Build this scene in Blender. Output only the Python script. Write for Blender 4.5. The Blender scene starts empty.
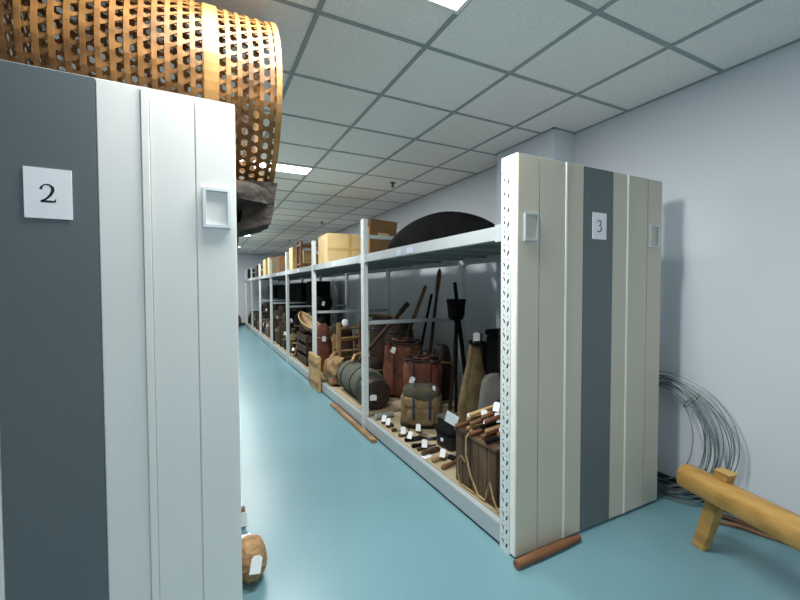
import bpy, bmesh, math, random
from mathutils import Vector, Matrix, Quaternion, noise
from mathutils.geometry import delaunay_2d_cdt

# ------------------------------------------------------------------ camera, light, exposure
S = bpy.context.scene
C = S.collection
PI = math.pi
F_PX, YAW, PITCH, ROLL, EYE = 391.86, 0.468, 0.0309, -0.0029, 1.395
fwd = Vector((math.sin(YAW)*math.cos(PITCH), math.cos(YAW)*math.cos(PITCH), -math.sin(PITCH)))
rt = Vector((math.cos(YAW), -math.sin(YAW), 0)); up = rt.cross(fwd)
r2 = rt*math.cos(ROLL) + up*math.sin(ROLL); u2 = -rt*math.sin(ROLL) + up*math.cos(ROLL)
cam = bpy.data.objects.new('camera', bpy.data.cameras.new('camera')); C.objects.link(cam)
M4 = Matrix((r2, u2, -fwd)).transposed().to_4x4(); M4.translation = (0, 0, EYE)
cam.matrix_world = M4
cam.data.sensor_width = 36; cam.data.lens = F_PX/800*36; cam.data.clip_start = 0.02
S.camera = cam
w = bpy.data.worlds.new('world'); S.world = w; w.use_nodes = True
w.node_tree.nodes['Background'].inputs[0].default_value = (0.6, 0.75, 0.9, 1)
w.node_tree.nodes['Background'].inputs[1].default_value = 0.02
S.view_settings.view_transform = 'Standard'; S.view_settings.look = 'None'
S.view_settings.gamma = 1; S.view_settings.use_curve_mapping = False
S.view_settings.exposure = 0.8
LAMP_W = 34.0                    # one fluorescent ceiling fitting
LAMP_COL = (1.0, 1.0, 0.96)

# ------------------------------------------------------------------ dimensions (metres)
ZC, GX, GY, T = 2.716, 1.1174, 1.888, 0.6
WX, WL, WB, WE = 2.8794, -2.4826, -2.312, 16.0
RX, RY, H, W3, BAY = 1.4069, 1.485, 2.0667, 1.2139, 1.9467
P2R, P2Y, W2 = 0.1187, 1.561, 1.07
ZT, ZD = 1.722, 0.128            # top shelf and bottom deck levels
rnd = random.Random(7)

# ------------------------------------------------------------------ materials
MATS = {}
def mat(name, col, rough=0.6, metal=0.0, var=0.15, scale=6.0, bump=0.0, bscale=None, stretch=(1, 1, 1), col2=None, spec=0.4, coords='Object'):
    if name in MATS: return MATS[name]
    m = bpy.data.materials.new(name); m.use_nodes = True; MATS[name] = m
    nt = m.node_tree; n = nt.nodes; l = nt.links; b = n['Principled BSDF']
    b.inputs['Roughness'].default_value = rough; b.inputs['Metallic'].default_value = metal
    b.inputs['Specular IOR Level'].default_value = spec
    tc = n.new('ShaderNodeTexCoord'); mp = n.new('ShaderNodeMapping'); mp.inputs['Scale'].default_value = stretch
    l.new(tc.outputs[coords], mp.inputs[0])
    nz = n.new('ShaderNodeTexNoise'); nz.inputs['Scale'].default_value = scale; nz.inputs['Detail'].default_value = 6
    l.new(mp.outputs[0], nz.inputs['Vector'])
    rp = n.new('ShaderNodeValToRGB')
    c2 = col2 or tuple(min(1, c*(1+var)) for c in col); c1 = tuple(c*(1-var) for c in col)
    rp.color_ramp.elements[0].position = 0.3; rp.color_ramp.elements[0].color = (*c1, 1)
    rp.color_ramp.elements[1].position = 0.7; rp.color_ramp.elements[1].color = (*c2, 1)
    l.new(nz.outputs['Fac'], rp.inputs[0]); l.new(rp.outputs[0], b.inputs['Base Color'])
    if bump:
        n2 = n.new('ShaderNodeTexNoise'); n2.inputs['Scale'].default_value = bscale or scale*3; n2.inputs['Detail'].default_value = 4
        l.new(mp.outputs[0], n2.inputs['Vector'])
        bp = n.new('ShaderNodeBump'); bp.inputs['Strength'].default_value = bump; bp.inputs['Distance'].default_value = 0.01
        l.new(n2.outputs['Fac'], bp.inputs['Height']); l.new(bp.outputs[0], b.inputs['Normal'])
    return m
def emit(name, col, s):
    m = bpy.data.materials.new(name); m.use_nodes = True; MATS[name] = m
    b = m.node_tree.nodes['Principled BSDF']; b.inputs['Base Color'].default_value = (.9, .9, .9, 1)
    b.inputs['Emission Color'].default_value = (*col, 1); b.inputs['Emission Strength'].default_value = s
    return m
mat('floor', (.155, .30, .345), .30, 0, .06, 1.2, .02, 3, spec=.5)
mat('wall', (.66, .70, .76), .8, 0, .03, 1.5, .05, 60)
mat('tile', (.88, .88, .85), .9, 0, .07, 70, .25, 120)
mat('tbar', (.33, .38, .37), .5, .2, .05)
mat('plenum', (.1, .1, .1), .9)
mat('baseboard', (.03, .045, .045), .5)
mat('panel', (.58, .54, .45), .42, 0, .02, 2)
mat('panel_white', (.80, .81, .80), .35, 0, .02, 2)
mat('panel_grey', (.125, .15, .165), .45, 0, .03, 2)
mat('rib', (.82, .83, .80), .3, 0, .02)
mat('steel', (.66, .71, .71), .38, .0, .03, 4)
mat('beam', (.42, .47, .49), .4, .1, .05, 4)
mat('shelf_sheet', (.30, .34, .35), .45, .2, .05, 3)
mat('plywood', (.38, .31, .20), .7, 0, .22, 2.5, .05, stretch=(3, .5, 1))
mat('silver', (.55, .60, .64), .3, .5, .03)
mat('paper', (.86, .87, .92), .8, 0, .02)
mat('tag_white', (.85, .87, .88), .8, 0, .04)
mat('ink', (.012, .012, .015), .7)
mat('sticker', (.50, .55, .72), .6, 0, .05)
mat('bamboo', (.17, .070, .016), .55, 0, .45, 9, .1, 40, col2=(.33, .155, .042))
mat('bamboo_rim', (.34, .15, .035), .45, 0, .3, 6, .08, 30, col2=(.48, .26, .08))
mat('bark', (0.0168, 0.0132, 0.0096), .85, 0, .6, 18, .9, 35, col2=(0.051, 0.0408, 0.03))
mat('dark_wood', (0.035, 0.0189, 0.0098), .7, 0, .5, 7, .4, 25, stretch=(1, 1, .25), col2=(0.077, 0.042, 0.021))
mat('mid_wood', (0.136, 0.06, 0.024), .55, 0, .4, 8, .25, 25, stretch=(.3, 1, 1), col2=(0.224, 0.104, 0.04))
mat('tan_wood', (0.264, 0.152, 0.068), .6, 0, .35, 9, .3, 30, col2=(0.36, 0.224, 0.104))
mat('pale_wood', (.48, .30, .12), .55, 0, .2, 5, .12, 20, stretch=(4, 1, 4), col2=(.62, .42, .19))
mat('bench_wood', (.47, .25, .06), .4, 0, .25, 5, .08, 18, stretch=(5, .6, 5), col2=(.60, .36, .11))
mat('leather_red', (.115, .036, .019), .65, 0, .4, 10, .6, 22, col2=(.20, .066, .036))
mat('leather_dark', (0.027, 0.018, 0.0132), .6, 0, .4, 10, .4, 25)
mat('canvas_tan', (0.1755, 0.117, 0.05525), .85, 0, .35, 8, .4, 60, col2=(0.247, 0.1755, 0.091))
mat('canvas_olive', (0.065, 0.06, 0.035), .9, 0, .3, 8, .4, 60)
mat('felt_green', (0.09, 0.096, 0.078), .95, 0, .25, 6, .5, 40)
mat('hide_tan', (0.088, 0.06, 0.024), .8, 0, .5, 7, .6, 25, col2=(0.176, 0.128, 0.056))
mat('black', (.006, .006, .007), .85, 0, .3, 8, .2, 20, spec=.12)
mat('black_metal', (.02, .022, .026), .4, .4, .3, 8)
mat('navy_cloth', (.015, .022, .04), .8, 0, .3, 8)
mat('grey_metal', (.40, .43, .45), .4, .5, .15, 8)
mat('grey_cloth', (0.135, 0.135, 0.125), .9, 0, .2, 7, .4, 30)
mat('white_cloth', (.72, .73, .72), .9, 0, .05, 7, .3, 20)
mat('cardboard', (.20, .11, .045), .85, 0, .1, 5, .05)
mat('pale_carton', (.52, .38, .18), .7, 0, .1, 5, .05)
mat('tape', (.46, .30, .11), .4, 0, .1, 5)
mat('rope', (.33, .22, .11), .9, 0, .3, 30, .5, 60)
mat('chest_wood', (.060, .034, .018), .75, 0, .6, 9, .5, 25, stretch=(1, 1, .2), col2=(.15, .09, .05))
mat('wire', (.17, .21, .22), .4, .3, .1, 10)
mat('brown_log', (.20, .085, .035), .55, 0, .3, 6, .3, 20, stretch=(.3, 1, 1))
mat('wicker', (.36, .22, .10), .8, 0, .35, 30, .6, 50, stretch=(1, 1, 3))
mat('red_paint', (.35, .04, .03), .6, 0, .3, 10)
emit('diffuser', (.95, 1, 1), 6.0)

# ------------------------------------------------------------------ mesh helpers
class MB:
    def __init__(s): s.v = []; s.f = []; s.m = []
    def add(s, v, f, m=0):
        o = len(s.v); s.v += [tuple(p) for p in v]; s.f += [tuple(i+o for i in q) for q in f]; s.m += [m]*len(f); return s
    def box(s, x0, x1, y0, y1, z0, z1, m=0):
        return s.add([(x, y, z) for z in (z0, z1) for y in (y0, y1) for x in (x0, x1)],
                     [(0, 2, 3, 1), (4, 5, 7, 6), (0, 1, 5, 4), (2, 6, 7, 3), (0, 4, 6, 2), (1, 3, 7, 5)], m)
    def tube(s, pts, rad, n=8, m=0, closed=False, flat=1.0):
        pts = [Vector(p) for p in pts]; k = len(pts)
        if not hasattr(rad, '__len__'): rad = [rad]*k
        t0 = (pts[1]-pts[0]).normalized(); a = t0.orthogonal().normalized(); V = []
        for i, p in enumerate(pts):
            t = ((pts[(i+1) % k] if closed or i < k-1 else p) - (pts[i-1] if closed or i else p)).normalized()
            a = (a - t*a.dot(t)).normalized(); b = t.cross(a)
            V += [p + (a*math.cos(2*PI*j/n) + b*math.sin(2*PI*j/n)*flat)*rad[i] for j in range(n)]
        Fs = [(i*n+j, i*n+(j+1) % n, ((i+1) % k)*n+(j+1) % n, ((i+1) % k)*n+j) for i in range(k if closed else k-1) for j in range(n)]
        if not closed: Fs += [tuple(range(n))[::-1], tuple((k-1)*n+j for j in range(n))]
        return s.add(V, Fs, m)
    def lathe(s, prof, n=24, sx=1, sy=1, amp=0, seed=0, m=0, caps=True):
        V = []
        for r, z in prof:
            for j in range(n):
                a = 2*PI*j/n; q = 1
                if amp: q = 1 + amp*noise.noise(Vector((math.cos(a)*2+seed*3.1, math.sin(a)*2, z*4+seed)))
                V.append((r*q*math.cos(a)*sx, r*q*math.sin(a)*sy, z))
        k = len(prof)
        Fs = [(i*n+j, i*n+(j+1) % n, (i+1)*n+(j+1) % n, (i+1)*n+j) for i in range(k-1) for j in range(n)]
        if caps: Fs += [tuple(range(n))[::-1], tuple((k-1)*n+j for j in range(n))]
        return s.add(V, Fs, m)
    def sack(s, a, b, c, e1=.6, e2=.7, amp=.08, seed=0, nu=28, nv=16, fr=3.0, m=0, top=None):
        """superellipsoid of half sizes a, b and height c standing on z=0, with soft lumps"""
        sg = lambda x, e: math.copysign(abs(x)**e, x)
        V = []
        for i in range(nv+1):
            ph = -PI/2 + PI*i/nv
            for j in range(nu):
                th = 2*PI*j/nu
                p = Vector((a*sg(math.cos(ph), e1)*sg(math.cos(th), e2), b*sg(math.cos(ph), e1)*sg(math.sin(th), e2), c/2*sg(math.sin(ph), e1)))
                if top: q = 1 + (top-1)*(p.z/c+.5); p.x *= q; p.y *= q
                k = 1 + amp*noise.noise(Vector((p.x*fr/a+seed*7.3, p.y*fr/b, p.z*fr/c*1.5+seed)))
                V.append((p.x*k, p.y*k, max(0, c/2 + p.z*k)))
        Fs = [(i*nu+j, i*nu+(j+1) % nu, (i+1)*nu+(j+1) % nu, (i+1)*nu+j) for i in range(nv) for j in range(nu)]
        return s.add(V, Fs, m)
    def mesh(s, name='m', mats=(), smooth=False, bevel=0, merge=True):
        me = bpy.data.meshes.new(name); me.from_pydata(s.v, [], s.f)
        for q in mats: me.materials.append(MATS[q])
        if len(mats) > 1:
            for p, i in zip(me.polygons, s.m): p.material_index = i
        bm = bmesh.new(); bm.from_mesh(me)
        if merge: bmesh.ops.remove_doubles(bm, verts=bm.verts, dist=1e-5)
        if bevel: bmesh.ops.bevel(bm, geom=list(bm.edges), offset=bevel, segments=2, affect='EDGES', clamp_overlap=True)
        bmesh.ops.recalc_face_normals(bm, faces=bm.faces); bm.to_mesh(me); bm.free()
        if smooth:
            for p in me.polygons: p.use_smooth = True
            try: me.set_sharp_from_angle(angle=math.radians(42))
            except Exception: pass
        return me
def obj(name, mb, mats, parent=None, loc=(0, 0, 0), rot=None, smooth=False, bevel=0, label=None):
    if isinstance(mats, str): mats = (mats,)
    me = mb.mesh(name, mats, smooth, bevel) if isinstance(mb, MB) else mb
    o = bpy.data.objects.new(name, me); C.objects.link(o); o.location = loc
    if rot is not None:
        if isinstance(rot, Quaternion): o.rotation_mode = 'QUATERNION'; o.rotation_quaternion = rot
        else: o.rotation_euler = rot
    if parent: o.parent = parent
    if label: o['label'] = label
    return o
def tag(o, label, cat, group=None):
    o['label'] = label; o['category'] = cat
    if group: o['group'] = group
    return o
def thing(name, label, cat, loc=(0, 0, 0), rot=None, group=None):
    o = bpy.data.objects.new(name, None); C.objects.link(o); o.location = loc; o.empty_display_size = .1
    if rot is not None:
        if isinstance(rot, Quaternion): o.rotation_mode = 'QUATERNION'; o.rotation_quaternion = rot
        else: o.rotation_euler = rot
    return tag(o, label, cat, group)
def struct(o): o['kind'] = 'structure'; return o
def paper_tag(parent, loc, wd=.05, ht=.075, rot=(0, 0, 0)):
    """small white inventory tag; plate in local XZ, about 1 mm thick, with a punched end"""
    m = MB(); a, b = wd/2, ht/2
    o = [(-a, -b), (a, -b), (a, b*.7), (a*.5, b), (-a*.5, b), (-a, b*.7)]
    m.add([(x, -.0008, z) for x, z in o]+[(x, .0008, z) for x, z in o],
          [(0, 1, 2, 3, 4, 5), (11, 10, 9, 8, 7, 6)]+[(i, i+6, (i+1) % 6+6, (i+1) % 6) for i in range(6)])
    return obj('paper_tag', m, 'tag_white', parent, loc, rot)
FACE = -0.55                     # heading of a tag that looks out towards the aisle

# ------------------------------------------------------------------ the room
struct(obj('floor', MB().box(WL-.1, WX+.1, WB-.1, WE+.1, -.1, 0), 'floor'))
struct(obj('wall_right', MB().box(WX, WX+.12, WB-.1, WE, 0, ZC+.2), 'wall'))
struct(obj('wall_left', MB().box(WL-.12, WL, WB-.1, WE, 0, ZC+.2), 'wall'))
struct(obj('wall_far', MB().box(WL-.12, WX+.12, WE, WE+.12, 0, ZC+.2), 'wall'))
struct(obj('wall_near', MB().box(WL-.12, WX+.12, WB-.12, WB, 0, ZC+.2), 'wall'))
struct(obj('wall_pillar', MB().box(2.6295, WX, 2.362, 3.065, 0, ZC), 'wall'))
struct(obj('baseboard_right', MB().box(WX-.012, WX, WB, 2.362, 0, .085), 'baseboard', bevel=.003))
struct(obj('baseboard_far', MB().box(WL, WX, WE-.012, WE, 0, .085), 'baseboard', bevel=.003))
ceil = struct(obj('ceiling', MB().box(WL-.1, WX+.1, WB-.1, WE+.1, ZC+.03, ZC+.1), 'plenum'))
LIGHT_J = (-6, -1, 4, 9, 14, 19)
tiles = {}
for i in range(-6, 3):
    for j in range(-7, 24):
        x0, x1 = GX+T*i, min(GX+T*(i+1), WX); y0, y1 = GY+T*j, min(GY+T*(j+1), WE)
        if i in (-2, -1) and j in LIGHT_J: y0 += .3
        key = (round(x1-x0, 3), round(y1-y0, 3))
        if key not in tiles:
            a, b = key[0]/2-.004, key[1]/2-.004
            tiles[key] = MB().box(-a, a, -b, b, .002, .018).mesh('ceiling_tile', ('tile',), bevel=.003)
        obj('ceiling_tile', tiles[key], None, ceil, ((x0+x1)/2, (y0+y1)/2, ZC+rnd.uniform(-.001, .001)))
gb = MB().box(-.012, .012, WB, WE, -.004, .004).box(-.002, .002, WB, WE, .004, .03).mesh('grid_bar', ('tbar',))
for i in range(-5, 3): obj('grid_bar', gb, None, ceil, (GX+T*i, 0, ZC))
gc = MB().box(WL, WX, -.012, .012, -.003, .0042).mesh('grid_bar', ('tbar',))
for j in range(-6, 24): obj('grid_bar', gc, None, ceil, (0, GY+T*j, ZC))
ga = MB().box(-.018, 0, WB, WE, -.005, .004).mesh('edge_trim', ('tbar',))
obj('edge_trim', ga, None, ceil, (WX, 0, ZC))
obj('edge_trim', MB().box(WL, WX, -.018, 0, -.005, .004), 'tbar', ceil, (0, WE, ZC))
obj('edge_trim', MB().box(2.612, 2.6295, 2.344, 3.083, -.005, .004).box(2.612, WX, 2.344, 2.362, -.005, .004).box(2.612, WX, 3.065, 3.083, -.005, .004), 'tbar', ceil, (0, 0, ZC))

LNAMES = {-6: 'unseen dim ceiling light added behind the camera to fill the panel fronts', -1: 'long fluorescent ceiling light above the ends of the numbered racks',
          4: 'nearest long white ceiling light in view beside the bamboo basket', 9: 'second long white ceiling light along the aisle',
          14: 'third and smaller white ceiling light along the aisle', 19: 'farthest white ceiling light near the end wall'}
lf = MB().box(-.6, .6, 0, .02, -.012, .03).box(-.6, .6, .28, .3, -.012, .03).box(-.6, -.58, .02, .28, -.012, .03).box(.58, .6, .02, .28, -.012, .03).mesh('frame', ('rib',))
ld = MB().box(-.58, .58, .02, .28, -.004, .006).mesh('diffuser', ('diffuser',))
for j in LIGHT_J:
    t = thing('ceiling_light', LNAMES[j], 'ceiling light', (GX-.6, GY+T*j, ZC), group='fluorescent fittings over the aisle')
    obj('frame', lf, None, t); obj('diffuser', ld, None, t)
    L = bpy.data.lights.new('tube_light', 'AREA'); L.shape = 'RECTANGLE'; L.size = 1.14; L.size_y = .25; L.energy = LAMP_W*(.4 if j == -6 else 1); L.color = LAMP_COL  # rearmost, unseen fitting is added and dimmed to fill the panel fronts
    lo = bpy.data.objects.new('tube_light', L); C.objects.link(lo); lo.location = (0, .15, -.014); lo.parent = t
sp = MB().lathe([(.035, 0), (.035, -.006), (.012, -.01), (.010, -.03), (.022, -.034), (.022, -.038), (.004, -.04), (.004, -.05), (.02, -.052), (.02, -.056)], 14)
spm = sp.mesh('sprinkler', ('black_metal',), True)
for y, nm in ((4.476, 'nearest'), (7.74, 'middle'), (11.0, 'farthest')):
    tag(obj('sprinkler_head', spm, None, None, (2.165, y, ZC)), nm+' of the three small sprinkler heads on the ceiling', 'sprinkler', 'ceiling sprinklers')

# ------------------------------------------------------------------ mobile racks
PW, PD, EX = .046, .074, .088              # post section
def plate_with_slots(width, height):
    """flat plate (u,z) with pairs of slanted slots and pin holes punched through"""
    V = [(0, 0), (width, 0), (width, height), (0, height)]; E = [(0, 1), (1, 2), (2, 3), (3, 0)]; holes = []
    def hole(cx, cz, a, b, ang):
        k = len(V); P = []
        for q in range(6):
            t = 2*PI*q/6; x, z = a*math.cos(t), b*math.sin(t)
            P.append((cx + x*math.cos(ang) - z*math.sin(ang), cz + x*math.sin(ang) + z*math.cos(ang)))
        V.extend(P); E.extend((k+q, k+(q+1) % 6) for q in range(6)); holes.append(P)
    z = .04
    while z < height-.05:
        hole(width*.28, z, .0065, .017, .35); hole(width*.66, z+.012, .0055, .015, -.45)
        hole(width*.26, z+.036, .0045, .005, 0); hole(width*.68, z+.042, .0045, .005, 0)
        z += .073
    r = delaunay_2d_cdt([Vector(p) for p in V], E, [], 1, 1e-6)
    vs, fs = r[0], r[2]; out = []
    def inside(p, P):
        c = False
        for q in range(len(P)):
            (x1, y1), (x2, y2) = P[q], P[q-1]
            if (y1 > p[1]) != (y2 > p[1]) and p[0] < (x2-x1)*(p[1]-y1)/(y2-y1)+x1: c = not c
        return c
    for f in fs:
        cx = sum(vs[i].x for i in f)/3; cz = sum(vs[i].y for i in f)/3
        if not any(abs(cz-P[0][1]) < .05 and inside((cx, cz), P) for P in holes): out.append(f)
    return [(v.x, v.y) for v in vs], out
PV, PF = plate_with_slots(PD, H)
def post_mesh(side):
    """upright: slotted plate on the aisle side (x=0, facing -side), two returns behind it"""
    m = MB(); s = side
    m.add([(0, u, z) for u, z in PV], PF)
    m.add([(.002*s, u, z) for u, z in PV], PF)
    x0, x1 = sorted((0, PW*s))
    m.box(x0, x1, 0, .002, 0, H); m.box(x0, x1, PD-.002, PD, 0, H)
    xi = sorted((PW*s, (PW-.002)*s)); m.box(xi[0], xi[1], 0, PD, 0, H)
    return m.mesh('post', ('steel',))
def rack(name, label, x0, x1, y0, nbays, strips, front, card, paint='panel'):
    t = thing(name, label, 'storage rack', (0, y0, 0))
    yp = .045
    pm = {1: post_mesh(1), -1: post_mesh(-1)}
    for n in range(nbays+1):
        y = yp + n*BAY + (EX if n else 0)
        obj('post', pm[1], None, t, (x0, y, 0)); obj('post', pm[-1], None, t, (x1, y, 0))
    tie = MB().box(x0+PW, x1-PW, .02, .05, -.018, .018).mesh('cross_tie', ('beam',), bevel=.003)
    for n in range(nbays+1):
        for z in (1.05, 1.90): obj('cross_tie', tie, None, t, (0, yp+n*BAY+(EX if n else 0), z))
    L = BAY-PD
    bt = MB().box(0, .04, 0, L, -.075, 0).box(-.004, .0, .0, .05, -.085, .01).box(-.004, 0, L-.05, L, -.085, .01).mesh('beam', ('beam',), bevel=.003)
    bb = MB().box(0, .04, 0, L, -.107, 0).mesh('beam', ('beam',), bevel=.003)
    wd = (x1-.044)-(x0+.044)
    deck = MB().box(x0+.044, x1-.044, .004, L-.004, ZD-.02, ZD).mesh('deck_board', ('plywood',))
    ns = 5; sw = L/ns
    sm = MB().box(x0+.044, x1-.044, .003, sw-.003, -.004, 0).box(x0+.044, x1-.044, .003, .008, -.03, -.004).box(x0+.044, x1-.044, sw-.008, sw-.003, -.03, -.004).mesh('shelf_panel', ('shelf_sheet',))
    for n in range(nbays):
        y = yp+n*BAY+PD+(EX if n else 0); ky = 1 if n else (L+EX)/L
        for q, xx in ((1, x0+.004), (-1, x1-.004)):
            for bm_, z in ((bt, ZT), (bb, .125)):
                o = obj('beam', bm_, None, t, (xx, y, z))
                o.scale.y = ky
                if q < 0: o.location = (xx, y+L*ky, z); o.rotation_euler = (0, 0, PI)
        obj('deck_board', deck, None, t, (0, y, 0)).scale.y = ky
        for k in range(ns): obj('shelf_panel', sm, None, t, (0, y+k*sw*ky, ZT)).scale.y = ky
    # end panel
    back = obj('end_panel', MB().box(x0, x1, .006, .045, .012, H), 'rib', t, bevel=.003)
    for a, b, kind in strips:
        z1, ya = H-.004, (-.004 if kind == 'rib' else .0)
        obj('panel_strip', MB().box(a, b, ya, .0058, .016, z1), {'rib': 'rib', 'grey': 'panel_grey', 'beige': paint}[kind], back, bevel=.0015)
    for hx, hz in front:
        m = MB(); a, b, c = .045, .07, .010
        ring = [(-a, -b), (a, -b), (a, b), (-a, b)]; rin = [(-a+c, -b+c), (a-c, -b+c), (a-c, b-c), (-a+c, b-c)]
        m.add([(x, y_, z) for y_ in (-.012, .0) for x, z in ring+rin],
              [f for i in range(4) for f in ((i, (i+1) % 4, 4+(i+1) % 4, 4+i), (i, 8+i, 8+(i+1) % 4, (i+1) % 4), (4+i, 4+(i+1) % 4, 12+(i+1) % 4, 12+i))])
        m.box(-a+c, a-c, -.003, 0, -b+c, b-c, 1)
        obj('handle', m, ('silver', paint), back, (hx, 0, hz), label='recessed silver pull handle')
    cx0, cx1, cz0, cz1, digit = card
    m = MB().box(cx0, cx1, -.0025, -.0003, cz0, cz1)
    dh = .055 if digit == '2' else .066; ox, oz = (cx0+cx1)/2, (cz0+cz1)/2
    if digit == '2':
        path = [(.06, .70, .13), (.12, .86, .09), (.30, .98, .07), (.55, .98, .09), (.76, .85, .15), (.78, .66, .15), (.64, .42, .12), (.38, .20, .10), (.06, .04, .09)]
        segs = [path, [(.04, .055, .12), (.6, .055, .12), (.9, .07, .11), (.96, .22, .03)]]
    else:
        segs = [[(.10, .80, .12), (.22, .94, .08), (.48, 1.0, .08), (.72, .88, .14), (.70, .68, .14), (.52, .56, .08), (.38, .54, .05)],
                [(.38, .54, .05), (.62, .50, .09), (.82, .32, .15), (.74, .12, .14), (.50, .01, .09), (.24, .02, .08), (.08, .10, .12)]]
    for sgm in segs:
        P = [Vector(((x-.5)*dh*.72, (z-.5)*dh)) for x, z, _ in sgm]; V = []
        for i, p in enumerate(P):
            d = (P[min(i+1, len(P)-1)]-P[max(i-1, 0)]).normalized(); nrm = Vector((-d.y, d.x))*sgm[i][2]*dh/2
            for s_ in (1, -1): q = p+nrm*s_; V.append((ox+q.x, -.0029, oz+q.y))
        m.add(V, [(2*i, 2*i+1, 2*i+3, 2*i+2) for i in range(len(P)-1)], 1)
    obj('number_card', m, ('paper', 'ink'), back, label='white paper card printed with the number '+digit)
    return t
def sym(x0, x1, bs, mid):
    """strip layout, symmetric: boundaries from the edge a<b<c then grey centre"""
    out = []; W = x1-x0; g = .002
    a, b, rb, c = bs
    half = [(0.003, a-g, 'beige'), (a+g, b-g, 'beige'), (b, b+rb, 'rib'), (b+rb+g, c-g, 'beige')]
    for p, q, k in half: out += [(x0+p, x0+q, k), (x1-q, x1-p, k)]
    out.append((x0+c, x1-c, 'grey'))
    return out
R3 = rack('mobile_rack', 'beige and grey mobile storage rack whose end panel carries the number 3', RX, RX+W3, RY, 7,
     sym(RX, RX+W3, (.15, .338, .014, .482), .25), [(1.493, 1.70), (2.531, 1.712)], (1.961, 2.079, 1.667, 1.817, '3'))
P2L = P2R-W2
R2 = rack('mobile_rack', 'white and dark grey mobile storage rack whose end panel carries the number 2', P2L, P2R, P2Y, 7,
     sym(P2L, P2R, (.132, .267, .022, .41), .25), [(.053, 1.682), (P2L+.066, 1.682)], (-.47, -.356, 1.61, 1.762, '2'), 'panel_white')
for y, z, wd in ((2.62, ZT-.042, .10), (2.80, ZT-.046, .07)):
    obj('shelf_sticker', MB().box(RX-.0012, RX+.003, -wd/2, wd/2, -.022, .022), 'sticker', R3, (0, y-RY, z))
for n in (1, 2, 3):
    obj('shelf_sticker', MB().box(RX-.0012, RX+.003, -.05, .05, -.02, .02), 'tag_white', R3, (0, .119+BAY*(n+.5), ZT-.04))

# ------------------------------------------------------------------ big bamboo basket on rack 2
def hex_basket():
    R, x0, x1, s = .37, -.62, .300, None
    N = 50; per = 2*PI*R/N; s = per*math.sqrt(3)/2; wd, th = .0138, .0025
    t = thing('bamboo_basket', 'big round bamboo basket of open hexagonal weave on top of rack 2', 'basket', (0, 2.02, 1.868))
    m = MB(); zc = R
    def pt(u, v, r): a = v/R; return Vector((u, -math.cos(a)*r, zc+math.sin(a)*r))
    def ribbon(uv, r, wdt=wd, closed=False):
        k = len(uv); V = []; Fs = []
        for i, (u, v) in enumerate(uv):
            if closed: du, dv = 0, 1
            else:
                u1, v1 = uv[min(i+1, k-1)]; u0, v0 = uv[max(i-1, 0)]; du, dv = u1-u0, v1-v0
            l = math.hypot(du, dv); nu, nv = -dv/l*wdt/2, du/l*wdt/2
            rr = r + .0015*math.sin(i*2.4)
            V += [pt(u+nu, v+nv, rr+th/2), pt(u-nu, v-nv, rr+th/2), pt(u-nu, v-nv, rr-th/2), pt(u+nu, v+nv, rr-th/2)]
        n_ = k if closed else k-1
        for i in range(n_):
            j = (i+1) % k
            for a in range(4): Fs.append((4*i+a, 4*i+(a+1) % 4, 4*j+(a+1) % 4, 4*j+a))
        m.add(V, Fs)
    k = int((x1-x0)/s)
    for q in range(k+1):
        ribbon([(x0+q*s, 2*PI*R*i/72) for i in range(72)], R+.0045, wd*1.2, True)
    ln = x1-x0
    for q in range(N):
        for sgn, ph in ((1, 0), (-1, .5)):
            uv = []
            for i in range(41):
                u = ln*i/40
                uv.append((x0+u, (sgn*(2/math.sqrt(3))*(s*(q+ph)+u/2)) + (0 if sgn > 0 else 0)))
            ribbon(uv, R+(.0012 if sgn > 0 else -.0022), wd*.88)
    o = obj('weave', m, 'bamboo', t); o['kind'] = 'stuff'
    def hoop(x, r, wdt, thk, name, mt):
        mm = MB(); n = 72; V = []
        for i in range(n):
            a = 2*PI*i/n
            for dx, dr in ((-wdt/2, -thk/2), (wdt/2, -thk/2), (wdt/2, thk/2), (-wdt/2, thk/2)):
                V.append((x+dx, -math.cos(a)*(r+dr), zc+math.sin(a)*(r+dr)))
        mm.add(V, [(4*i+a, 4*i+(a+1) % 4, 4*((i+1) % n)+(a+1) % 4, 4*((i+1) % n)+a) for i in range(n) for a in range(4)])
        return obj(name, mm, mt, t, bevel=.0015)
    hoop(x1-.008, R+.004, .022, .014, 'rim', 'bamboo_rim')
    hoop(.045, R+.008, .05, .004, 'broad_band', 'bamboo_rim')
    hoop(x0+.01, R+.003, .02, .012, 'rim', 'bamboo_rim')
    # woven end disc at the closed (left) end
    mm = MB()
    for ang in (0, PI/3, -PI/3):
        for q in range(-9, 10):
            d = (q+(.5 if ang > 0 else 0))*s
            if abs(d) >= R-.02: continue
            h = math.sqrt(R*R-d*d)-.004; ca, sa = math.cos(ang), math.sin(ang)
            V = []
            for e in (-h, h):
                for g in (d-wd/2, d+wd/2):
                    y, z = e*ca-g*sa, e*sa+g*ca; V += [(x0+.012, y, zc+z), (x0+.015, y, zc+z)]
            mm.add(V, [(0, 1, 3, 2), (4, 6, 7, 5), (0, 4, 5, 1), (2, 3, 7, 6), (0, 2, 6, 4), (1, 5, 7, 3)])
    o = obj('end_weave', mm, 'bamboo', t); o['kind'] = 'stuff'
hex_basket()
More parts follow.
